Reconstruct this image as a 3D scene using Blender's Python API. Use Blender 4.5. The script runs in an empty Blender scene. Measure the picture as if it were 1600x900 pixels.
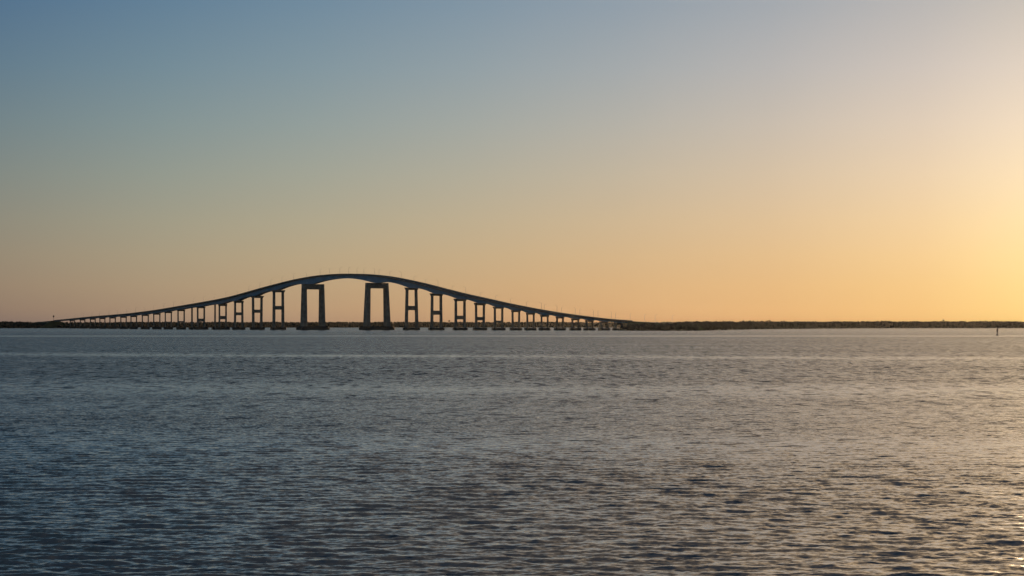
import bpy, bmesh, math, random
import numpy as np

random.seed(7); rng = np.random.default_rng(7)
SC = bpy.context.scene
COL = SC.collection

# ------------------------------------------------------------------ camera
F = 4500.0            # focal length in photo pixels (photo is 1600 wide)
HY = 509.8            # horizon row in the photo
CAM_H = 4.21          # camera height above the water
K = CAM_H * F
cam_d = bpy.data.cameras.new('camera'); cam = bpy.data.objects.new('camera', cam_d); COL.objects.link(cam)
cam_d.sensor_width = 36.0; cam_d.lens = 36.0 * F / 1600.0
cam_d.shift_y = (HY - 450.0) / 1600.0
cam.location = (0, 0, CAM_H); cam.rotation_euler = (math.radians(90), 0, 0)
cam_d.clip_start = 0.5; cam_d.clip_end = 80000
SC.camera = cam

# ------------------------------------------------------------------ sun, sky, exposure
SUN_AZ, SUN_EL = 11.6, 2.2
SUN_STRENGTH = 2.4
NISHITA = 0.15
vs = SC.view_settings
vs.view_transform = 'Standard'; vs.look = 'None'; vs.exposure = 0.0; vs.gamma = 1.0; vs.use_curve_mapping = False
SC.render.engine = 'CYCLES'
cy = SC.cycles
cy.use_denoising = True
try: cy.denoiser = 'OPENIMAGEDENOISE'; cy.denoising_input_passes = 'RGB_ALBEDO_NORMAL'; cy.denoising_prefilter = 'ACCURATE'
except Exception: pass
cy.max_bounces = 6; cy.glossy_bounces = 3; cy.diffuse_bounces = 2; cy.volume_bounces = 1; cy.transparent_max_bounces = 6
cy.sample_clamp_direct = 6.0; cy.sample_clamp_indirect = 4.0
SC.render.filter_size = 1.1

sd = bpy.data.lights.new('sun', 'SUN'); so = bpy.data.objects.new('sun', sd); COL.objects.link(so)
sd.energy = SUN_STRENGTH; sd.angle = math.radians(0.6); sd.color = (1.0, 0.66, 0.36)
so.rotation_euler = (math.radians(90 - SUN_EL), 0, math.radians(180 - SUN_AZ))
so.location = (0, 0, 200)

def lin(c):
    c = np.asarray(c, float) / 255.0
    return np.where(c <= 0.04045, c / 12.92, ((c + 0.055) / 1.055) ** 2.4)

# colour of the evening sky: rows = elevation (degrees), columns = azimuth away from the sun (degrees)
EL = np.array([0.16, 0.38, 1.08, 1.91, 3.37, 4.90, 6.30])
DAZ = np.array([2.0, 6.63, 11.9, 16.8, 21.8])
SKY = np.array([
 [[245,197,120],[208,160,104],[193,153,114],[168,137,110],[136,115,101]],
 [[249,204,128],[217,166,112],[200,164,122],[178,148,116],[143,123,106]],
 [[252,215,145],[226,181,126],[204,172,129],[176,155,123],[152,135,113]],
 [[254,223,170],[226,193,149],[197,174,141],[167,158,134],[146,139,122]],
 [[248,218,184],[206,191,171],[171,171,161],[149,158,149],[127,139,136]],
 [[226,209,190],[184,181,174],[155,164,165],[128,147,154],[102,124,137]],
 [[200,192,185],[161,168,175],[135,151,165],[108,136,155],[86,116,142]]], float)
SKY_GAIN = np.array([1.0, 1.0, 1.0])
def sky_fit():
    L = np.log(lin(SKY))
    A, B = [], []
    def feats(d, e):
        u = d / 22.0; v = np.sqrt(e / 6.3)
        return [u**i * v**j for i in range(4) for j in range(5) if i + j <= 5]
    for r, e in enumerate(EL):
        for c, d in enumerate(DAZ):
            A.append(feats(d, e)); B.append(L[r, c])
    A = np.array(A); B = np.array(B)
    reg = 1e-4 * np.eye(A.shape[1])
    W = np.linalg.solve(A.T @ A + reg, A.T @ B)
    return lambda d, e: np.exp(np.array(feats(min(max(d, 0.8), 22.5), min(max(e, 0.1), 6.5))) @ W)
sky_col = sky_fit()

w = bpy.data.worlds.new('World'); SC.world = w; w.use_nodes = True
nt = w.node_tree; N = nt.nodes; Lk = nt.links; N.clear()
def nd(tree, t, **kw):
    n = tree.nodes.new(t)
    for k, v in kw.items(): setattr(n, k, v)
    return n
def mth(tree, op, a, b=None, c=None, clamp=False):
    n = tree.nodes.new('ShaderNodeMath'); n.operation = op; n.use_clamp = clamp
    for i, v in enumerate((a, b, c)):
        if v is None: continue
        if isinstance(v, (int, float)): n.inputs[i].default_value = v
        else: tree.links.new(v, n.inputs[i])
    return n.outputs[0]
def mapr(tree, v, a, b, c=0.0, d=1.0, smooth=False):
    n = tree.nodes.new('ShaderNodeMapRange'); n.clamp = True
    n.interpolation_type = 'SMOOTHSTEP' if smooth else 'LINEAR'
    tree.links.new(v, n.inputs[0])
    for i, x in zip((1, 2, 3, 4), (a, b, c, d)): n.inputs[i].default_value = x
    return n.outputs[0]
def mixc(tree, f, a, b):
    n = tree.nodes.new('ShaderNodeMix'); n.data_type = 'RGBA'
    for sock, v in ((n.inputs[0], f), (n.inputs[6], a), (n.inputs[7], b)):
        if isinstance(v, (int, float)): sock.default_value = v
        elif isinstance(v, tuple): sock.default_value = v
        else: tree.links.new(v, sock)
    return n.outputs[2]
tc = nd(nt, 'ShaderNodeTexCoord'); sx = nd(nt, 'ShaderNodeSeparateXYZ'); Lk.new(tc.outputs['Generated'], sx.inputs[0])
elr = mth(nt, 'ARCSINE', sx.outputs[2]); el = mth(nt, 'MULTIPLY', elr, 180 / math.pi)
# azimuth away from the sun: angle between the horizontal direction and the sun's
sa = math.radians(SUN_AZ)
hx = mth(nt, 'ADD', mth(nt, 'MULTIPLY', sx.outputs[0], math.cos(sa)), mth(nt, 'MULTIPLY', sx.outputs[1], -math.sin(sa)))
hy = mth(nt, 'ADD', mth(nt, 'MULTIPLY', sx.outputs[0], math.sin(sa)), mth(nt, 'MULTIPLY', sx.outputs[1], math.cos(sa)))
az = mth(nt, 'MULTIPLY', mth(nt, 'ABSOLUTE', mth(nt, 'ARCTAN2', hx, hy)), 180 / math.pi)
EMAX = 24.0
elf = mapr(nt, el, 0.0, EMAX)
elf = mth(nt, 'POWER', elf, 0.5)
cols = [0.5, 3.5, 6.5, 9.5, 12.5, 15.5, 18.5, 22.0]
high = {0: (0.13, 0.115, 0.11), 1: (0.010, 0.020, 0.034)}
prev = None
for ci, d in enumerate(cols):
    cr = nd(nt, 'ShaderNodeValToRGB'); cr.color_ramp.interpolation = 'LINEAR'
    els = [0.1, 0.35, 0.8, 1.4, 2.1, 3.0, 4.0, 5.1, 6.4, 9.0, 14.0, EMAX]
    e = cr.color_ramp.elements
    while len(e) < len(els): e.new(0.5)
    top = sky_col(d, 6.4)
    for i, ev in enumerate(els):
        e[i].position = math.sqrt(ev / EMAX)
        if ev <= 6.4: c = sky_col(d, ev)
        else:
            t = (ev - 6.4) / (EMAX - 6.4); t = t ** 0.6
            hc = np.array(high[0]) * (1 - d / 22.0) + np.array(high[1]) * (d / 22.0)
            mid = np.array((1.75, 1.2, 0.68)) * (1 - d / 22.0) ** 2.5 + np.array((0.068, 0.118, 0.162)) * (1 - (1 - d / 22.0) ** 2.5)
            c = mid if ev == 9.0 else (mid * (1 - t) + hc * t)
        c = c * SKY_GAIN
        e[i].color = (c[0], c[1], c[2], 1)
    Lk.new(elf, cr.inputs[0])
    if prev is None: prev = cr.outputs[0]
    else: prev = mixc(nt, mapr(nt, az, cols[ci - 1], d), prev, cr.outputs[0])
nis = nd(nt, 'ShaderNodeTexSky', sky_type='NISHITA'); nis.sun_disc = False
nis.sun_elevation = math.radians(SUN_EL); nis.sun_rotation = math.radians(SUN_AZ)
nis.air_density = 1.0; nis.dust_density = 1.5; nis.ozone_density = 2.0
nsc = nd(nt, 'ShaderNodeVectorMath', operation='SCALE'); Lk.new(nis.outputs[0], nsc.inputs[0]); nsc.inputs[3].default_value = NISHITA
fh = mapr(nt, el, 16.0, 40.0, smooth=True)
fa = mapr(nt, az, 26.0, 75.0, smooth=True)
fm = mth(nt, 'MAXIMUM', fh, fa)
dusk = nd(nt, 'ShaderNodeVectorMath', operation='ADD'); Lk.new(nsc.outputs[0], dusk.inputs[0]); dusk.inputs[1].default_value = (0.018, 0.042, 0.072)
skyc = mixc(nt, fm, prev, dusk.outputs[0])
bg = nd(nt, 'ShaderNodeBackground'); Lk.new(skyc, bg.inputs[0]); bg.inputs[1].default_value = 1.0
wo = nd(nt, 'ShaderNodeOutputWorld'); Lk.new(bg.outputs[0], wo.inputs[0])

# ------------------------------------------------------------------ materials
def material(name, color, rough=0.8, var=0.25, scale=0.3, spec=0.3, bump=0.0):
    m = bpy.data.materials.new(name); m.use_nodes = True; t = m.node_tree
    b = t.nodes['Principled BSDF']
    geo = nd(t, 'ShaderNodeNewGeometry')
    no = nd(t, 'ShaderNodeTexNoise'); no.inputs['Scale'].default_value = scale; no.inputs['Detail'].default_value = 5
    t.links.new(geo.outputs['Position'], no.inputs['Vector'])
    cr = nd(t, 'ShaderNodeValToRGB'); e = cr.color_ramp.elements
    e[0].position = 0.3; e[1].position = 0.7
    e[0].color = tuple(c * (1 - var) for c in color) + (1,); e[1].color = tuple(min(1, c * (1 + var)) for c in color) + (1,)
    t.links.new(no.outputs[0], cr.inputs[0]); t.links.new(cr.outputs[0], b.inputs['Base Color'])
    b.inputs['Roughness'].default_value = rough; b.inputs['Specular IOR Level'].default_value = spec
    if bump:
        bp = nd(t, 'ShaderNodeBump'); bp.inputs['Strength'].default_value = bump; bp.inputs['Distance'].default_value = 0.05
        t.links.new(no.outputs[0], bp.inputs['Height']); t.links.new(bp.outputs[0], b.inputs['Normal'])
    return m
M_CONC = material('weathered_concrete', (0.19, 0.165, 0.14), 0.85, 0.3, 0.25, 0.2)
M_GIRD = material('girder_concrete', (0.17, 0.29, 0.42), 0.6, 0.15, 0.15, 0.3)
M_FOOT = material('wet_concrete', (0.030, 0.030, 0.028), 0.6, 0.3, 0.5, 0.3)
M_ASPH = material('asphalt', (0.05, 0.05, 0.05), 0.9, 0.2, 0.6)
M_GALV = material('galvanised_steel', (0.22, 0.22, 0.22), 0.5, 0.1, 1.0, 0.5)
M_LEAF = material('foliage', (0.036, 0.034, 0.024), 0.95, 0.2, 0.05, 0.05)
M_BARK = material('bark', (0.09, 0.07, 0.05), 0.9, 0.3, 1.0, 0.1)
M_LAND = material('shore_ground', (0.10, 0.085, 0.055), 0.95, 0.35, 0.05, 0.1)
M_GRASS = material('embankment_grass', (0.055, 0.060, 0.030), 0.95, 0.35, 0.08, 0.1)
M_RED = material('red_buoy_paint', (0.06, 0.02, 0.014), 0.5, 0.2, 1.5, 0.4)
M_DARK = material('dark_steel', (0.04, 0.035, 0.03), 0.6, 0.2, 1.5, 0.4)

# ------------------------------------------------------------------ helpers
def P(x, v):
    Y = K / v
    return np.array([(x - 800.0) / F * Y, Y])
def px_of(p): return 800.0 + F * p[0] / p[1]
def z_at(y, Y): return CAM_H + (HY - y) * Y / F
def link_mesh(name, verts, faces, mat, parent=None, smooth=False):
    me = bpy.data.meshes.new(name)
    me.from_pydata([tuple(map(float, v)) for v in verts], [], faces)
    me.materials.append(mat); me.update()
    if smooth:
        me.polygons.foreach_set('use_smooth', [True] * len(me.polygons))
    o = bpy.data.objects.new(name, me); COL.objects.link(o)
    if parent is not None: o.parent = parent
    return o
def empty(name, loc=(0, 0, 0), rz=0.0):
    o = bpy.data.objects.new(name, None); COL.objects.link(o); o.location = loc; o.rotation_euler = (0, 0, rz)
    o.empty_display_size = 1.0
    return o
def tag(o, label=None, cat=None, group=None, kind=None):
    if label: o['label'] = label
    if cat: o['category'] = cat
    if group: o['group'] = group
    if kind: o['kind'] = kind
    return o
class MB:
    def __init__(s): s.v = []; s.f = []
    def hexa(s, b4, t4):
        n = len(s.v); s.v += list(b4) + list(t4)
        s.f += [(n+3, n+2, n+1, n), (n+4, n+5, n+6, n+7)] + [(n+i, n+(i+1) % 4, n+4+(i+1) % 4, n+4+i) for i in range(4)]
    def box(s, x0, x1, y0, y1, z0, z1, tx=0.0, ty=0.0, bev=0.0):
        if bev > 0:
            def ring(z, ix, iy, b):
                a, c, d, e = x0+ix, x1-ix, y0+iy, y1-iy
                return [(a+b, d, z), (c-b, d, z), (c, d+b, z), (c, e-b, z), (c-b, e, z), (a+b, e, z), (a, e-b, z), (a, d+b, z)]
            n = len(s.v); s.v += ring(z0, 0, 0, bev) + ring(z1, tx, ty, bev)
            s.f += [tuple(n + 7 - i for i in range(8)), tuple(n + 8 + i for i in range(8))]
            s.f += [(n+i, n+(i+1) % 8, n+8+(i+1) % 8, n+8+i) for i in range(8)]
            return
        s.hexa([(x0, y0, z0), (x1, y0, z0), (x1, y1, z0), (x0, y1, z0)],
               [(x0+tx, y0+ty, z1), (x1-tx, y0+ty, z1), (x1-tx, y1-ty, z1), (x0+tx, y1-ty, z1)])
    def tube(s, p0, p1, r0, r1, n=8):
        p0 = np.array(p0, float); p1 = np.array(p1, float); d = p1 - p0; d /= np.linalg.norm(d)
        a = np.cross(d, (0, 0, 1)) if abs(d[2]) < 0.9 else np.cross(d, (1, 0, 0)); a /= np.linalg.norm(a); b = np.cross(d, a)
        k = len(s.v)
        for p, r in ((p0, r0), (p1, r1)):
            for i in range(n):
                t = 2 * math.pi * i / n; s.v.append(tuple(p + r * (math.cos(t) * a + math.sin(t) * b)))
        for i in range(n): s.f.append((k+i, k+(i+1) % n, k+n+(i+1) % n, k+n+i))
        s.f.append(tuple(k + n - 1 - i for i in range(n))); s.f.append(tuple(k + n + i for i in range(n)))
    def lathe(s, prof, n=14, c=(0, 0)):
        k = len(s.v)
        for r, z in prof:
            for i in range(n):
                t = 2 * math.pi * i / n; s.v.append((c[0] + r * math.cos(t), c[1] + r * math.sin(t), z))
        for j in range(len(prof) - 1):
            for i in range(n):
                s.f.append((k+j*n+i, k+j*n+(i+1) % n, k+(j+1)*n+(i+1) % n, k+(j+1)*n+i))
        s.f.append(tuple(k + n - 1 - i for i in range(n))); m = k + (len(prof)-1) * n; s.f.append(tuple(m + i for i in range(n)))
    def build(s, name, mat, parent=None, smooth=False): return link_mesh(name, s.v, s.f, mat, parent, smooth)

# ------------------------------------------------------------------ water
def make_water():
    rows_v = np.concatenate([np.linspace(1500, 640, 70, endpoint=False), np.linspace(640, 150, 640, endpoint=False),
                             np.linspace(150, 20, 170, endpoint=False), np.linspace(20, 0.55, 40)])
    Y = K / rows_v
    inner = np.linspace(-0.20, 0.20, 1700)
    step = inner[1] - inner[0]
    outer = 0.20 + np.cumsum(step * 1.022 ** np.arange(1, 260)); outer = outer[outer < 2.6]
    U = np.concatenate([-outer[::-1], inner, outer])
    dY = np.abs(np.gradient(Y)); dU = np.abs(np.gradient(U))
    nr, nc = len(Y), len(U)
    X = (Y[:, None] * U[None, :]); YY = np.repeat(Y[:, None], nc, 1)
    Z = np.zeros_like(X)
    NW = 90
    lam = np.exp(rng.uniform(math.log(0.20), math.log(1.9), NW))
    th = rng.normal(0, 1, NW) * np.interp(lam, [0.25, 0.8, 3.0], [0.95, 0.7, 0.42]) + 0.10
    ph = rng.uniform(0, 2 * math.pi, NW)
    slope = 0.0125 * (lam / 1.0) ** -0.10
    slope[lam > 1.8] *= 0.7
    # gusts: patches of rougher and calmer water
    gust = 1 + 0.12 * np.sin(X / 23 + 1.3 * np.sin(YY / 31)) * np.sin(YY / 19 + 0.7) + 0.15 * np.sin(X / 7.3 + YY / 11)
    for i in range(NW):
        k = 2 * math.pi / lam[i]; kx = k * math.sin(th[i]); ky = k * math.cos(th[i])
        fil = np.exp(-(np.minimum(abs(ky) * dY / 2.4, 6)) ** 2)[:, None] * np.exp(-(np.minimum(abs(kx) * Y[:, None] * dU[None, :] / 2.4, 6)) ** 2)
        sel = np.where(fil.max(1) > 0.01)[0]
        if len(sel) == 0: continue
        a = sel[0]; b = sel[-1] + 1
        phase = kx * X[a:b] + ky * YY[a:b] + ph[i] + 0.8 * np.sin(X[a:b] * 0.11 * (1 + i % 3) + i) + 0.6 * np.sin(YY[a:b] * 0.17 + i * 2.1)
        s_ = np.sin(phase)
        Z[a:b] += slope[i] / k * 1.41 * (s_ + 0.40 * (s_ * s_ - 0.5)) * fil[a:b]
    Z *= gust
    co = np.stack([X, YY, Z], -1).reshape(-1, 3).astype(np.float32)
    idx = np.arange(nr * nc).reshape(nr, nc)
    q = np.stack([idx[:-1, :-1], idx[:-1, 1:], idx[1:, 1:], idx[1:, :-1]], -1).reshape(-1, 4)
    me = bpy.data.meshes.new('water')
    me.vertices.add(len(co)); me.vertices.foreach_set('co', co.ravel())
    me.loops.add(q.size); me.loops.foreach_set('vertex_index', q.ravel().astype(np.int32))
    me.polygons.add(len(q)); me.polygons.foreach_set('loop_start', (np.arange(len(q)) * 4).astype(np.int32))
    try: me.polygons.foreach_set('loop_total', np.full(len(q), 4, np.int32))
    except Exception: pass
    me.update(); me.polygons.foreach_set('use_smooth', np.ones(len(q), bool)); me.update(calc_edges=True)
    m = bpy.data.materials.new('bay_water'); m.use_nodes = True; t = m.node_tree
    b = t.nodes['Principled BSDF']
    b.inputs['Base Color'].default_value = (0.006, 0.012, 0.016, 1)
    b.inputs['Roughness'].default_value = 0.12; b.inputs['IOR'].default_value = 1.33
    geo = nd(t, 'ShaderNodeNewGeometry')
    sp = nd(t, 'ShaderNodeSeparateXYZ'); t.links.new(geo.outputs['Position'], sp.inputs[0])
    px, py = sp.outputs[0], sp.outputs[1]
    def noise(sxx, syy, det, seed, rough=0.55):
        mp = nd(t, 'ShaderNodeMapping'); mp.inputs['Scale'].default_value = (sxx, syy, 1.0); mp.inputs['Location'].default_value = (seed, seed * 1.7, seed)
        mp.inputs['Rotation'].default_value = (0, 0, 0.08)
        t.links.new(geo.outputs['Position'], mp.inputs[0])
        n = nd(t, 'ShaderNodeTexNoise'); n.inputs['Scale'].default_value = 1.0; n.inputs['Detail'].default_value = det
        n.inputs['Roughness'].default_value = rough
        t.links.new(mp.outputs[0], n.inputs['Vector']); s = nd(t, 'ShaderNodeSeparateColor'); t.links.new(n.outputs['Color'], s.inputs[0])
        return s.outputs[0], s.outputs[1]
    a0, a1 = noise(3.4, 4.4, 5, 3.1, 0.62)      # wavelets of 0.2-0.5 m
    b0, b1 = noise(0.65, 1.1, 3, 11.7)     # waves of about a metre
    c0, c1 = noise(0.85, 0.12, 4, 23.0)   # longer wave groups
    d0, d1 = noise(9.0, 8.0, 2, 57.0)     # fine ripples
    far = mapr(t, py, 60, 260)
    def amp(s, k): return mth(t, 'MULTIPLY', mth(t, 'SUBTRACT', s, 0.5), k)
    # calm slicks lying across the bay, and gust patches
    def wob(scale, k, seed):
        g, _ = noise(scale, scale * 1.0, 2, seed); return mth(t, 'MULTIPLY', mth(t, 'SUBTRACT', g, 0.5), k)
    def band(y0, wd, tilt, wb):
        yy = mth(t, 'ADD', py, mth(t, 'MULTIPLY', px, tilt)); yy = mth(t, 'ADD', yy, wb)
        d = mth(t, 'DIVIDE', mth(t, 'SUBTRACT', yy, y0), wd)
        return mth(t, 'EXPONENT', mth(t, 'MULTIPLY', mth(t, 'MULTIPLY', d, d), -1.0))
    w1 = wob(0.01, 90, 5.0); w2 = wob(0.05, 30, 8.0)
    sl = mth(t, 'MULTIPLY', band(1245, 62, 0.0, w1), 0.80)
    sl = mth(t, 'ADD', sl, mth(t, 'MULTIPLY', band(402, 22, 0.42, w2), 0.64))
    sl = mth(t, 'ADD', sl, mth(t, 'MULTIPLY', band(197, 20, 0.10, w2), 0.40))
    sl = mth(t, 'ADD', sl, mth(t, 'MULTIPLY', band(103, 9, 0.10, wob(0.08, 8, 2.0)), 0.26))
    sl = mth(t, 'SUBTRACT', sl, mth(t, 'MULTIPLY', band(133, 14, 0.05, wob(0.06, 10, 9.0)), 0.25))
    sl = mth(t, 'ADD', sl, mapr(t, py, 1300, 2600, 0.0, 0.30))
    g0, g1 = noise(0.012, 0.035, 3, 41.0)
    calm = mth(t, 'SUBTRACT', 1.0, sl)
    calm = mth(t, 'MULTIPLY', calm, mapr(t, g0, 0.3, 0.7, 0.76, 1.24))
    fb = mth(t, 'ADD', 0.55, mth(t, 'MULTIPLY', far, 0.45))
    sxv = mth(t, 'ADD', amp(a0, 0.7), mth(t, 'MULTIPLY', amp(b0, 0.6), fb))
    sxv = mth(t, 'ADD', sxv, mth(t, 'MULTIPLY', amp(c0, 0.5), far))
    sy1 = mth(t, 'ADD', amp(a1, 1.5), mth(t, 'MULTIPLY', amp(b1, 1.8), fb))
    sy1 = mth(t, 'ADD', sy1, mth(t, 'MULTIPLY', amp(c1, 2.1), far))
    # at a grazing view only the faces tilted towards the shore can be seen
    sq = mth(t, 'MULTIPLY', mth(t, 'MULTIPLY', sy1, sy1), WATER_Q)
    sab = mth(t, 'MULTIPLY', mth(t, 'MINIMUM', mth(t, 'ADD', sq, WATER_BIAS), 0.60), -1.0)
    sab = mth(t, 'ADD', sab, amp(d1, 0.30))
    fbl = mth(t, 'ADD', 0.80, mth(t, 'MULTIPLY', far, 0.20))
    syv = mth(t, 'ADD', mth(t, 'MULTIPLY', sab, fbl), mth(t, 'MULTIPLY', sy1, mth(t, 'SUBTRACT', 1.0, fbl)))
    sxv = mth(t, 'MULTIPLY', sxv, calm); syv = mth(t, 'MULTIPLY', syv, calm)
    cb = nd(t, 'ShaderNodeCombineXYZ'); t.links.new(sxv, cb.inputs[0]); t.links.new(syv, cb.inputs[1])
    ad = nd(t, 'ShaderNodeVectorMath', operation='ADD'); t.links.new(geo.outputs['Normal'], ad.inputs[0]); t.links.new(cb.outputs[0], ad.inputs[1])
    nm = nd(t, 'ShaderNodeVectorMath', operation='NORMALIZE'); t.links.new(ad.outputs[0], nm.inputs[0])
    t.links.new(nm.outputs[0], b.inputs['Normal'])
    me.materials.append(m)
    o = bpy.data.objects.new('water', me); COL.objects.link(o); tag(o, 'wide rippled bay under the evening sky', None, None, 'structure')
WATER_BIAS = 0.032; WATER_Q = 2.6
make_water()

# ------------------------------------------------------------------ land
def land(name, label, pts, zs, mat):
    """pts: near shoreline (x pixel, v) then back line; a bank rising from the water, closed strip"""
    V, Fc = [], []
    n = len(pts)
    for (x, v), (zt, depth) in zip(pts, zs):
        p = P(x, v); d = p / np.linalg.norm(p)
        V += [(p[0], p[1], -1.0), (p[0] + d[0] * 1, p[1] + d[1] * 1, 0.05)]
        V += [(p[0] + d[0] * 12, p[1] + d[1] * 12, zt), (p[0] + d[0] * depth, p[1] + d[1] * depth, zt + 0.5),
              (p[0] + d[0] * (depth + 20), p[1] + d[1] * (depth + 20), -1.0)]
    for i in range(n - 1):
        for j in range(4):
            a = i * 5 + j; Fc.append((a, a + 5, a + 6, a + 1))
    return tag(link_mesh(name, V, Fc, mat), label, None, None, 'structure')
def jit(n, s): return rng.normal(0, s, n)
xs = np.linspace(-500, 1500, 60)
land('far_shore', 'low far shore beyond the bridge', [(x, 2.1 + 0.02 * math.sin(x / 90)) for x in xs], [(1.6, 260)] * 60, M_LAND)
RSH_X = [958, 970, 1000, 1030, 1075, 1100, 1130, 1170, 1220, 1280, 1350, 1450, 1600, 1800, 2100]
RSH_V = [6.40, 6.80, 6.93, 6.98, 6.98, 6.55, 5.75, 4.9, 4.25, 3.75, 3.35, 3.15, 3.1, 3.1, 3.1]
xs = np.linspace(958, 2100, 90)
land('right_shore', 'low wooded shore running away to the right of the bridge', [(x, np.interp(x, RSH_X, RSH_V)) for x in xs], [(1.4, 500)] * 90, M_LAND)
LSH_X = [-700, 0, 100, 150, 190, 215]
LSH_V = [3.05, 3.02, 3.05, 3.4, 3.75, 4.0]
xs = np.linspace(-700, 215, 50)
land('left_shore', 'dark low shore at the left end of the bridge', [(x, np.interp(x, LSH_X, LSH_V)) for x in xs],
     [(1.2, 1500 if x < 100 else 500 - (x - 100) * 3) for x in xs], M_LAND)

# ------------------------------------------------------------------ bridge path
CX = np.array([20, 90, 150, 200, 250, 290, 350, 435, 520, 588, 650, 720, 800, 900, 1000, 1080.])
CV = np.array([2.70, 2.95, 3.75, 4.35, 4.80, 5.08, 5.33, 5.53, 5.74, 5.90, 6.02, 6.15, 6.29, 6.45, 6.63, 6.76])
pf = np.polyfit((CX - 550) / 500, CV, 6)
def v_of(x): return np.polyval(pf, (np.asarray(x, float) - 550) / 500)
sxs = np.linspace(20, 1075, 1056)
C = np.array([P(x, v_of(x)) for x in sxs])
T = np.gradient(C, axis=0); T /= np.linalg.norm(T, axis=1)[:, None]
Nn = np.stack([T[:, 1], -T[:, 0]], 1)                       # towards the viewer's side
Nn *= np.sign(-(Nn * C).sum(1))[:, None]
ARC = np.concatenate([[0], np.cumsum(np.linalg.norm(np.diff(C, axis=0), axis=1))])
WD = 13.0
top_pts = [(20,505.5),(50,503.4),(80,500.6),(110,497.7),(131,495.4),(156,493.2),(180,491.3),(200,489.6),(240,484.6),(270,479.5),(290,476.1),(310,472.7),
 (330,469.2),(350,465.3),(360,462.9),(373,459.4),(387,455.4),(400,451.7),(413,448),(427,444.4),(440,441),(453,437.7),(467,434.9),(480,432.4),(493,430.4),
 (507,429),(520,428),(540,427.3),(553,427.5),(566,428.2),(580,429.3),(593,430.9),(607,433.1),(620,435.7),(633,438.6),(647,441.7),(660,445),(673,448.6),
 (687,452.2),(700,455.5),(713,459),(725,461.2),(740,464.8),(750,466.9),(775,472.6),(800,477.7),(825,482.3),(850,486.4),(875,489.9),(900,492.9),(920,495.1),
 (940,497.2),(960,499.1),(985,500.8),(1005,502),(1030,503.1),(1050,504),(1080,505)]
tx_, ty_ = np.array(top_pts).T
yy = np.interp(sxs, tx_, ty_)
kern = np.exp(-0.5 * (np.arange(-24, 25) / 9.0) ** 2); kern /= kern.sum()
yy = np.convolve(np.pad(yy, 24, mode='reflect', reflect_type='odd'), kern, 'valid')
E = C + Nn * WD / 2
ex = 800 + F * E[:, 0] / E[:, 1]
PAR = 0.95
ZT = z_at(np.interp(ex, sxs, yy), E[:, 1]) - PAR            # road surface level
piers = [  # x centre, width at top, width at base, leg width, crossbeam rows, footing width (photo pixels), extra leg x
 (113,8,8,1.6,None,10,None),(129,8.5,8.5,1.6,None,11,None),(145,9,9,1.7,None,12,None),(160,9.3,9.3,1.7,None,12,None),(176,10,10,1.8,None,13,None),
 (192.6,10,10,1.8,None,13,None),(209.4,10.3,10.3,1.8,None,13.5,None),(227,11,11,1.9,None,15,None),(244.9,11.3,11.3,1.9,None,15.5,None),
 (263.3,11.2,11.2,1.9,(502.6,504.6),15.5,None),(282.7,11.6,11.6,2.2,(501.6,504),16,None),(314.5,12.6,12.6,2.6,(497.8,502.5),24,299.0),
 (348.5,12.6,12.6,2.5,(493.6,498.8),23,334.5),(373.1,13.8,14.4,3.0,(488,492.6),20.6,None),(401.8,16.2,15.4,3.4,(483.8,488.8),23,None),
 (435.3,16.6,17.2,3.6,(478,483.8),24,None),(488.6,31.6,34.2,6.3,None,44,None),(588.6,32.6,38.4,6.6,None,48.5,None),
 (642.8,17.2,20.0,4.0,(478,484.6),26,None),(682.4,16.6,17.8,3.7,(485.4,491.8),24.8,None),(718.9,16.4,16.6,3.5,(493.2,499),22.6,None),
 (750.4,15,14.6,3.2,(495.2,500.6),21.8,None),(779,14,14,2.9,(501,504),20.4,None),(805.6,12.6,12.2,2.7,None,17.4,None),(829,12,12,2.5,None,17,None),
 (851.4,11.4,11.4,2.4,None,15.6,None),(875.4,10.8,10.8,2.4,None,15.4,None),(899,10.6,10.6,2.4,(504.6,508),14,None),(921.3,10.6,10.6,2.6,None,13.6,None),
 (944,10.6,10.6,2.8,None,13,None),(966.5,10,10,3,None,12,None)]
def at_x(x):            # centre-line sample index (float) for a photo column
    return float(np.interp(x, sxs, np.arange(len(sxs))))
pier_arc = np.array([np.interp(at_x(p[0]), np.arange(len(sxs)), ARC) for p in piers])
Tx = np.interp(sxs, [20,100,200,300,350,420,538,615,640,700,740,800,850,900,960,1075],
                    [2.4,2.8,3.6,4.1,4.9,5.3,5.2,5.7,5.8,5.0,4.5,4.0,3.4,3.0,2.7,2.6])
extra = np.zeros(len(sxs))
for i, p in enumerate(piers):
    a = pier_arc[i]
    ex_h = 3.3 if abs(p[0]-488.6) < 1 or abs(p[0]-588.6) < 1 else (1.5 if 360 < p[0] < 700 else (1.1 if 330 < p[0] < 870 else 0.5))
    lo = (a - pier_arc[i-1]) / 2 if i > 0 else 15
    hi = (pier_arc[i+1] - a) / 2 if i < len(piers) - 1 else 15
    t = np.where(ARC < a, (a - ARC) / lo, (ARC - a) / hi)
    flat = 4.0 / np.where(ARC < a, lo, hi)
    t = np.clip((t - flat) / (1 - flat), 0, 1)
    extra = np.maximum(extra, ex_h * (1 - t) ** 2.0)
ZB = ZT + PAR - Tx - extra                                  # girder soffit
IA, IB = int(at_x(88)), int(at_x(985))                      # the spans; beyond them the road lies on banks

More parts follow.
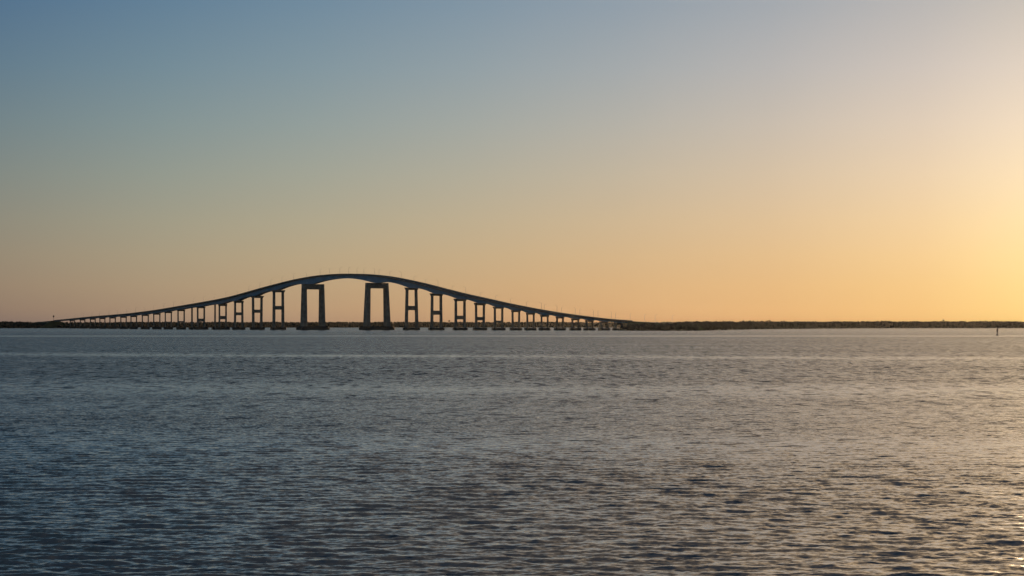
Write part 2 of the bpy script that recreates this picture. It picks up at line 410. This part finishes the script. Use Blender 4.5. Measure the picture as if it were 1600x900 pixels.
def sweep(name, section, i0, i1, mat, parent, step=2, smooth=False, cap=True):
    """section(i) -> list of (offset across, z); offset positive towards the viewer"""
    V, Fc = [], []
    ids = list(range(i0, i1, step)) + [i1]
    for i in ids:
        for o_, z in section(i):
            V.append((C[i, 0] + Nn[i, 0] * o_, C[i, 1] + Nn[i, 1] * o_, z))
    m = len(section(i0))
    for k in range(len(ids) - 1):
        for j in range(m):
            a = k * m + j; b = k * m + (j + 1) % m
            Fc.append((a, b, b + m, a + m))
    if cap:
        Fc.append(tuple(range(m))[::-1]); e = (len(ids) - 1) * m; Fc.append(tuple(range(e, e + m)))
    return link_mesh(name, V, Fc, mat, parent, smooth)
hw = WD / 2
br = empty('bridge', (0, 0, 0))
tag(br, 'long concrete bridge arching high over the bay on tall twin-legged piers', 'bridge')
sweep('deck', lambda i: [(-hw, ZT[i]-0.35), (-hw, ZT[i]), (hw, ZT[i]), (hw, ZT[i]-0.35), (3.6, ZT[i]-0.75), (-3.6, ZT[i]-0.75)], IA, IB, M_CONC, br)
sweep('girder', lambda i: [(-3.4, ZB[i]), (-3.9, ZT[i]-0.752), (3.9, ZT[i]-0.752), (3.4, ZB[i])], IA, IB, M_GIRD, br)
for sgn in (1, -1):
    sweep('parapet', lambda i: [(sgn*(hw-0.35), ZT[i]+0.003), (sgn*(hw-0.25), ZT[i]+PAR), (sgn*(hw-0.03), ZT[i]+PAR), (sgn*(hw-0.03), ZT[i]+0.003)], IA, IB, M_CONC, br)
sweep('road_surface', lambda i: [(-hw+0.5, ZT[i]+0.001), (-hw+0.5, ZT[i]+0.03), (hw-0.5, ZT[i]+0.03), (hw-0.5, ZT[i]+0.001)], IA, IB, M_ASPH, br)

def make_pier(p):
    x, wt, wb, lw, beam, fw, third = p
    f_ = at_x(x); i = int(round(f_)); c = C[i]; n = Nn[i]; tt = T[i]
    ppm = F / c[1]
    # how far one metre across the bridge moves in the picture
    pr = abs(px_of(c + n * 0.5) - px_of(c - n * 0.5))
    main = wt > 25
    Wt, Wb = wt / pr, wb / pr
    ang = math.atan2(n[1], n[0])                            # local x = across (viewer side +), local y = along
    pe = empty('pier', (c[0], c[1], 0), ang); pe.parent = br
    zs = ZB[i] - 0.02
    foot_top = (516.0 - (510.4 if main else 512.2)) / ppm
    depth = (lw / ppm) * (1.25 if main else 1.05)
    Lw = lw / max(ppm, 1e-6) / (0.62 + 0.38 * pr / ppm) * (0.90)
    # footing
    fb = MB(); Fw = fw / ppm / 0.98 * (ppm / pr) * 0.93; fd = (9.0 if main else 5.4)
    sh = 0.0
    if third: sh = 5.0 / pr * 0.75
    def along(o_): return o_
    fb.box(-Fw/2 , Fw/2, -fd/2, fd/2, -1.5, foot_top, 0.15, 0.15, 0.6)
    if main:
        for s in (-1, 1): fb.box(s*Fw/2 - 1.1, s*Fw/2 + 1.1, -fd/2 - 0.9, fd/2 + 0.9, -1.5, foot_top * 0.72, 0.1, 0.1, 0.5)
    fo = fb.build('footing', M_FOOT, pe)
    cap_h = (6.2 if main else (2.6 if 330 < x < 760 else 1.9)) 
    if zs - cap_h < foot_top + 1.0: cap_h = max(0.5, (zs - foot_top) * 0.3)
    leg_top = zs if main else zs - cap_h
    cen = 0.0; x0t, x1t = -Wt/2, Wt/2; x0b, x1b = -Wb/2, Wb/2
    for s in (-1, 1):
        lb = MB(); lwt = Lw * (0.92 if main else 1.0); lwb = Lw * (1.25 if main else 1.08)
        ot, ob = s * Wt / 2, s * Wb / 2
        it, ib = ot - s * lwt, ob - s * lwb
        dt, db = depth * 0.42, depth * 0.55
        xa, xb = sorted((ob, ib)); ya, yb = sorted((ot, it)); bv = 0.22
        def ring(a, b, d, z): return [(a+bv, -d, z), (b-bv, -d, z), (b, -d+bv, z), (b, d-bv, z), (b-bv, d, z), (a+bv, d, z), (a, d-bv, z), (a, -d+bv, z)]
        lb.v = ring(xa, xb, db, foot_top - 0.05) + ring(ya, yb, dt, leg_top)
        lb.f = [tuple(7 - q for q in range(8)), tuple(8 + q for q in range(8))] + [(q, (q+1) % 8, 8+(q+1) % 8, 8+q) for q in range(8)]
        lb.build('leg', M_CONC, pe)
    dt = depth * 0.42
    # cap beam: between the legs of the two great piers, over the legs elsewhere
    cb = MB()
    if main:
        cb.box(-Wt/2 + Lw*0.90, Wt/2 - Lw*0.90, -dt*0.92, dt*0.92, zs - cap_h, zs - 0.1)
    else:
        ov = 0.5 + (0.9 if 380 < x < 790 else 0.0)
        cb.hexa([(-Wt/2-0.1, -dt-0.1, zs-cap_h), (Wt/2+0.1, -dt-0.1, zs-cap_h), (Wt/2+0.1, dt+0.1, zs-cap_h), (-Wt/2-0.1, dt+0.1, zs-cap_h)],
                [(-Wt/2-ov, -dt-0.4, zs), (Wt/2+ov, -dt-0.4, zs), (Wt/2+ov, dt+0.4, zs), (-Wt/2-ov, dt+0.4, zs)])
    cb.build('cap_beam', M_CONC, pe)
    if beam:
        z1, z0 = z_at(beam[0], c[1]), z_at(beam[1], c[1]); bb = MB()
        z0 = max(z0, foot_top + 0.3)
        m_ = (z0 + z1) / 2; ft = (m_ - foot_top) / (leg_top - foot_top)
        wi = (Wb + (Wt - Wb) * ft) / 2 - Lw * 0.98
        bb.box(-wi, wi, -dt*0.8, dt*0.8, z0, z1); bb.build('cross_beam', M_CONC, pe)
    if third:
        off = (third - x) / (pr) * 1.0
        # a lone column a little farther along the bridge, under the deck's edge girder
        j = int(round(at_x(third + 1.2))); dv = C[j] - c; ly = dv @ np.array([-n[1], n[0]]); lx = dv @ n
        lb = MB(); lb.box(lx - Lw*0.55, lx + Lw*0.55, ly - Lw*0.5, ly + Lw*0.5, -1.5, ZB[j] + 0.02, 0.1, 0.1, 0.2)
        lb.build('column', M_CONC, pe)
        fb2 = MB(); fb2.box(lx - Lw*2.2, lx + Lw*2.2, ly - 2.6, ly + 2.6, -1.5, foot_top*0.9, 0.1, 0.1, 0.4); fb2.build('column_footing', M_FOOT, pe)
    return pe
for p in piers: make_pier(p)

# banks that carry the road at both ends
def bank(name, label, i0, i1):
    sweep_ = []
    def sec(i):
        z = ZT[i]; base = -1.0; run = 1.7 * (z - base)
        return [(-hw-1.5-run, base), (-hw-1.5, z-0.02), (hw+1.5, z-0.02), (hw+1.5+run, base)]
    o = sweep(name, sec, i0, i1, M_GRASS, None, 4)
    return tag(o, label, None, None, 'structure')
bank('left_embankment', 'dark embankment carrying the road onto the left end of the bridge', 0, IA - 1)
bank('right_embankment', 'embankment carrying the road off the right end of the bridge', IB + 1, len(sxs) - 1)
o = sweep('road', lambda i: [(-hw+0.5, ZT[i]-0.01), (-hw+0.5, ZT[i]+0.03), (hw-0.5, ZT[i]+0.03), (hw-0.5, ZT[i]-0.01)], 0, IA - 1, M_ASPH, None, 4)
tag(o, 'approach road on the left embankment', None, None, 'structure')
o = sweep('road', lambda i: [(-hw+0.5, ZT[i]-0.01), (-hw+0.5, ZT[i]+0.03), (hw-0.5, ZT[i]+0.03), (hw-0.5, ZT[i]-0.01)], IB + 1, len(sxs) - 1, M_ASPH, None, 4)
tag(o, 'approach road on the right embankment', None, None, 'structure')

# ------------------------------------------------------------------ lamp posts on the bridge
ORD = ['first','second','third','fourth','fifth','sixth','seventh','eighth','ninth','tenth','eleventh','twelfth','thirteenth','fourteenth','fifteenth',
 'sixteenth','seventeenth','eighteenth','nineteenth','twentieth']
TENS = {20:'twenty',30:'thirty',40:'forty',50:'fifty'}
TENTH = {20:'twentieth',30:'thirtieth',40:'fortieth',50:'fiftieth'}
def ordinal(n):
    if n <= 20: return ORD[n-1]
    t = n // 10 * 10
    return TENTH[t] if n % 10 == 0 else TENS[t] + '-' + ORD[n % 10 - 1]
posts = [(117,1),(130,1),(144,1),(156,1),(170,1),(184,-1),(198,1),(212,1),(226,-1),(240.5,1),(256,1),(271.5,1),(286,-1),(302,1),(318,1),(335,1),(353,1),(371,-1),(388.7,1),(406,1),(423,1),
 (440.4,1),(458.7,1),(479,-1),(500,1),(515.3,1),(531,1),(545,1),(558,1),(568.7,1),(585,-1),(592,1),(608.7,1),(626.7,-1),(646.3,1),(665,1),(684.7,-1),(706,1),
 (727.5,-1),(750,1),(774,1),(797.5,1),(822.5,1),(846,-1),(850.5,1),(870.5,-1),(877,1),(899,-1),(906,1),(927.5,-1),(934,1),(955,-1),(962,1),(985,1),(1007,1),(1024,1),(1050,1)]
exn = 800 + F * (C + Nn*(hw-0.6))[:, 0] / (C + Nn*(hw-0.6))[:, 1]
exf = 800 + F * (C - Nn*(hw-0.6))[:, 0] / (C - Nn*(hw-0.6))[:, 1]
def make_post():
    r = empty('lamp_post')
    m = MB(); m.box(-0.22, 0.22, -0.22, 0.22, 0, 0.35, 0.03, 0.03); m.tube((0,0,0.3), (0,0,7.4), 0.13, 0.08, 8); m.build('pole', M_GALV, r)
    m = MB(); m.tube((0,0,7.3), (-0.9,0,7.9), 0.07, 0.06, 6); m.tube((-0.9,0,7.9), (-1.9,0,8.0), 0.06, 0.05, 6); m.build('arm', M_GALV, r)
    m = MB(); m.box(-2.6, -1.8, -0.17, 0.17, 7.93, 8.1, 0.08, 0.05); m.build('lamp_head', M_DARK, r)
    return r
proto = None
for k, (x, side) in enumerate(posts):
    i = int(round(float(np.interp(x, exn if side > 0 else exf, np.arange(len(sxs))))))
    pos = C[i] + Nn[i] * side * (hw - 0.62)
    if proto is None: r = proto = make_post()
    else:
        r = proto.copy(); COL.objects.link(r)
        for ch in list(proto.children):
            q = ch.copy(); COL.objects.link(q); q.parent = r
    r.location = (pos[0], pos[1], ZT[i] + 0.03)
    r.rotation_euler = (0, 0, math.atan2(Nn[i, 1] * side, Nn[i, 0] * side))
    n = k + 1
    if n == 1: lab = 'slim lamp post farthest left of all along the bridge'
    elif n == len(posts): lab = 'slim lamp post farthest right of all, past the bridge end'
    else: lab = 'slim grey lamp post on the bridge, %s from the left' % ordinal(n)
    tag(r, lab, 'lamp post', 'lamp posts along the bridge road')

# ------------------------------------------------------------------ woods
bm = bmesh.new(); bmesh.ops.create_icosphere(bm, subdivisions=2, radius=1.0); bm.verts.ensure_lookup_table()
ICO_V = np.array([v.co[:] for v in bm.verts]); ICO_F = np.array([[v.index for v in f.verts] for f in bm.faces]); bm.free()
bm = bmesh.new(); bmesh.ops.create_icosphere(bm, subdivisions=1, radius=1.0); bm.verts.ensure_lookup_table()
ICO1_V = np.array([v.co[:] for v in bm.verts]); ICO1_F = np.array([[v.index for v in f.verts] for f in bm.faces]); bm.free()
def blobs(name, cen, rad, mat, parent=None, fine=False, jitter=0.17):
    BV, BF = (ICO_V, ICO_F) if fine else (ICO1_V, ICO1_F)
    n = len(cen); m = len(BV)
    r = 1 + rng.uniform(-jitter, jitter, (n, m, 1))
    V = (BV[None] * r * rad[:, None, :] + cen[:, None, :]).reshape(-1, 3)
    Fc = (BF[None] + (np.arange(n) * m)[:, None, None]).reshape(-1, 3)
    me = bpy.data.meshes.new(name)
    me.vertices.add(len(V)); me.vertices.foreach_set('co', V.astype(np.float32).ravel())
    me.loops.add(Fc.size); me.loops.foreach_set('vertex_index', Fc.ravel().astype(np.int32))
    me.polygons.add(len(Fc)); me.polygons.foreach_set('loop_start', (np.arange(len(Fc)) * 3).astype(np.int32))
    try: me.polygons.foreach_set('loop_total', np.full(len(Fc), 3, np.int32))
    except Exception: pass
    me.update(calc_edges=True); me.validate(); me.materials.append(mat)
    o = bpy.data.objects.new(name, me); COL.objects.link(o)
    if parent is not None: o.parent = parent
    return o
def smooth_noise(x, seed, scales=((60, 1.0), (23, 0.6), (9, 0.45), (4, 0.35))):
    r = np.random.default_rng(seed); s = np.zeros_like(x)
    for L_, a in scales:
        n = 4096; t = r.uniform(-1, 1, n); q = (x / L_ + 2000) % (n - 1); i = q.astype(int); f = q - i; f = f*f*(3-2*f)
        s += a * (t[i] * (1-f) + t[i+1] * f)
    return s
def wood(name, label, x0, x1, vfun, topfun, step_m, rows, row_gap, inset, mat=M_LEAF, rel=0.9, seed=1):
    cen, rad = [], []
    x = x0
    while x < x1:
        for r in range(rows):
            xx = x + rng.uniform(-0.5, 0.5) * step_m * F / K * vfun(x)
            p = P(xx, vfun(xx)); d = p / np.linalg.norm(p)
            q = p + d * (inset + r * row_gap + rng.uniform(-0.4, 0.4) * row_gap)
            top = z_at(topfun(xx), q[1]) * (1.0 if r > 0 else 0.8)
            top = max(top * rng.uniform(0.95, 1.01) + rng.normal(0, 0.2), 2.2)
            w_ = rng.uniform(2.8, 5.2)
            h_ = min(top * 0.55, rng.uniform(4, 8))
            cen.append((q[0], q[1], top - h_ * 0.95)); rad.append((w_, w_, h_))
            if top > 6:
                cen.append((q[0] + rng.uniform(-2, 2), q[1] - 2.5, top * 0.35)); rad.append((w_ * 1.1, w_, top * 0.42))
        x += step_m * F / K * vfun(x)
    o = blobs(name, np.array(cen), np.array(rad), mat)
    return tag(o, label, None, None, 'stuff')
xg = np.arange(-800, 2400, 1.0)
nf = smooth_noise(xg, 5)
def topf(x): return 502.6 + 0.0 - 0.45 * np.interp(x, xg, nf)
wood('far_woods', 'hazy woods along the far shore beyond the bridge', -420, 1420, lambda x: 2.1, topf, 5.0, 3, 22, 15)
nr_ = smooth_noise(xg, 9)
def topr(x):
    b = np.interp(x, [955, 980, 1010, 1050, 1065, 1080, 1100, 1340, 1480, 1600, 1800], [509, 507.5, 506, 504.6, 503.6, 502.6, 501.9, 502.0, 501.6, 502.4, 502.4])
    return b - np.interp(x, [960, 1080, 1150], [0.5, 0.6, 0.5]) * np.interp(x, xg, nr_)
wood('right_woods', 'dark wooded shoreline stretching right from the bridge end', 975, 2080, lambda x: float(np.interp(x, RSH_X, RSH_V)), topr, 3.6, 4, 16, 10)
nl = smooth_noise(xg, 14)
def topl(x): return np.interp(x, [-100, 0, 40, 46, 52, 80, 110, 180, 215], [501.6, 501.8, 502.2, 503.8, 504.2, 505, 506, 509, 511.5]) - 0.35 * np.interp(x, xg, nl)
wood('left_woods', 'near-black scrub and woods on the shore at the left edge', -680, 205, lambda x: float(np.interp(x, LSH_X, LSH_V)), topl, 6.0, 4, 14, 8)
# scrub on the flank of the right bank
# ------------------------------------------------------------------ single trees that stand out
def lone_tree(x, v, ytop, ybase, wpx, label, inset=40):
    p = P(x, v); d = p / np.linalg.norm(p); q = p + d * inset
    zb = z_at(ybase, q[1]); zt = z_at(ytop, q[1]); H = zt - zb; R = wpx / 2 * q[1] / F
    r = empty('tree', (q[0], q[1], zb))
    m = MB(); m.tube((0, 0, -2.0), (0.15, 0, H * 0.55), 0.32, 0.2, 8); m.tube((0.15, 0, H*0.5), (R*0.4, 0, H*0.75), 0.13, 0.08, 6)
    m.tube((0.1, 0, H*0.45), (-R*0.4, 0.1, H*0.7), 0.12, 0.07, 6); m.build('trunk', M_BARK, r)
    n = 26; cc = rng.normal(0, 1, (n, 3)); cc /= np.linalg.norm(cc, axis=1)[:, None]; cc *= rng.uniform(0.2, 0.75, (n, 1))
    cc = cc * np.array([R, R, H * 0.27]) + np.array([0, 0, H * 0.70])
    rr = rng.uniform(0.22, 0.42, (n, 1)) * np.array([[R, R, H * 0.25]])
    blobs('crown', cc, rr, M_LEAF, r, jitter=0.4)
    tag(r, label, 'tree')
lone_tree(83.5, 2.95, 491.8, 500.5, 3.0, 'lone round-topped tree standing up from the left embankment', 30)
lone_tree(701.8, 2.1, 499.9, 505, 4.2, 'taller tree breaking the far tree line right of the main span', 60)
lone_tree(1202, 4.4, 499.4, 505, 3.6, 'pointed treetop rising above the right shore woods', 60)
lone_tree(1474, 3.14, 498.8, 505, 3.2, 'tall thin treetop above the right shore woods, left of the buoy', 60)

# ------------------------------------------------------------------ buoys
def buoy(x, ybase, hpx, label, tall=True):
    Y = K / (ybase - HY); p = ((x - 800) / F * Y, Y, 0.0); s = hpx * Y / F
    r = empty('channel_buoy', p)
    b = MB(); b.lathe([(0.20*s*0.6, -0.06*s), (0.15*s, 0.0), (0.155*s, 0.045*s), (0.14*s, 0.10*s), (0.09*s, 0.125*s)], 18); b.build('float', M_RED, r, True)
    t = MB()
    for q in range(4):
        a = math.pi/4 + q * math.pi/2
        t.tube((0.085*s*math.cos(a), 0.085*s*math.sin(a), 0.12*s), (0.05*s*math.cos(a), 0.05*s*math.sin(a), 0.62*s), 0.026*s, 0.022*s, 6)
    for z in (0.28, 0.45, 0.6):
        rr = 0.085*s + (0.05-0.085)*s*(z-0.12)/0.5
        for q in range(4):
            a = math.pi/4 + q*math.pi/2; a2 = a + math.pi/2
            t.tube((rr*math.cos(a), rr*math.sin(a), z*s), (rr*math.cos(a2), rr*math.sin(a2), z*s), 0.010*s, 0.010*s, 5)
    t.build('tower', M_RED, r)
    k = MB(); k.lathe([(0.07*s, 0.44*s), (0.115*s, 0.50*s), (0.115*s, 0.78*s), (0.07*s, 0.84*s)], 12); k.build('day_mark', M_RED, r)
    l = MB(); l.lathe([(0.045*s, 0.84*s), (0.048*s, 0.90*s), (0.045*s, 0.965*s), (0.01*s, 1.0*s)], 10); l.build('lantern', M_DARK, r)
    tag(r, label, 'buoy')
buoy(1558.3, 524.0, 12.0, 'dark channel buoy floating near the right edge of the water')
buoy(1454.3, 515.4, 3.4, 'tiny distant marker buoy against the right shore, left of the larger buoy')

# ------------------------------------------------------------------ haze
HAZE = 0.17e-5
def haze():
    x0, x1, y0, y1, z0, z1 = -9000, 9000, -60, 10200, -2.5, 78
    m = MB(); m.box(x0, x1, y0, y1, z0, z1)
    mat = bpy.data.materials.new('evening_haze'); mat.use_nodes = True; t = mat.node_tree
    t.nodes.clear(); out = nd(t, 'ShaderNodeOutputMaterial'); pv = nd(t, 'ShaderNodeVolumePrincipled')
    pv.inputs['Color'].default_value = (0.95, 0.93, 0.92, 1); pv.inputs['Density'].default_value = HAZE; pv.inputs['Anisotropy'].default_value = 0.92
    t.links.new(pv.outputs[0], out.inputs['Volume'])
    o = m.build('haze', mat); tag(o, 'thin warm evening haze over the bay', None, None, 'stuff')
if HAZE > 0: haze()
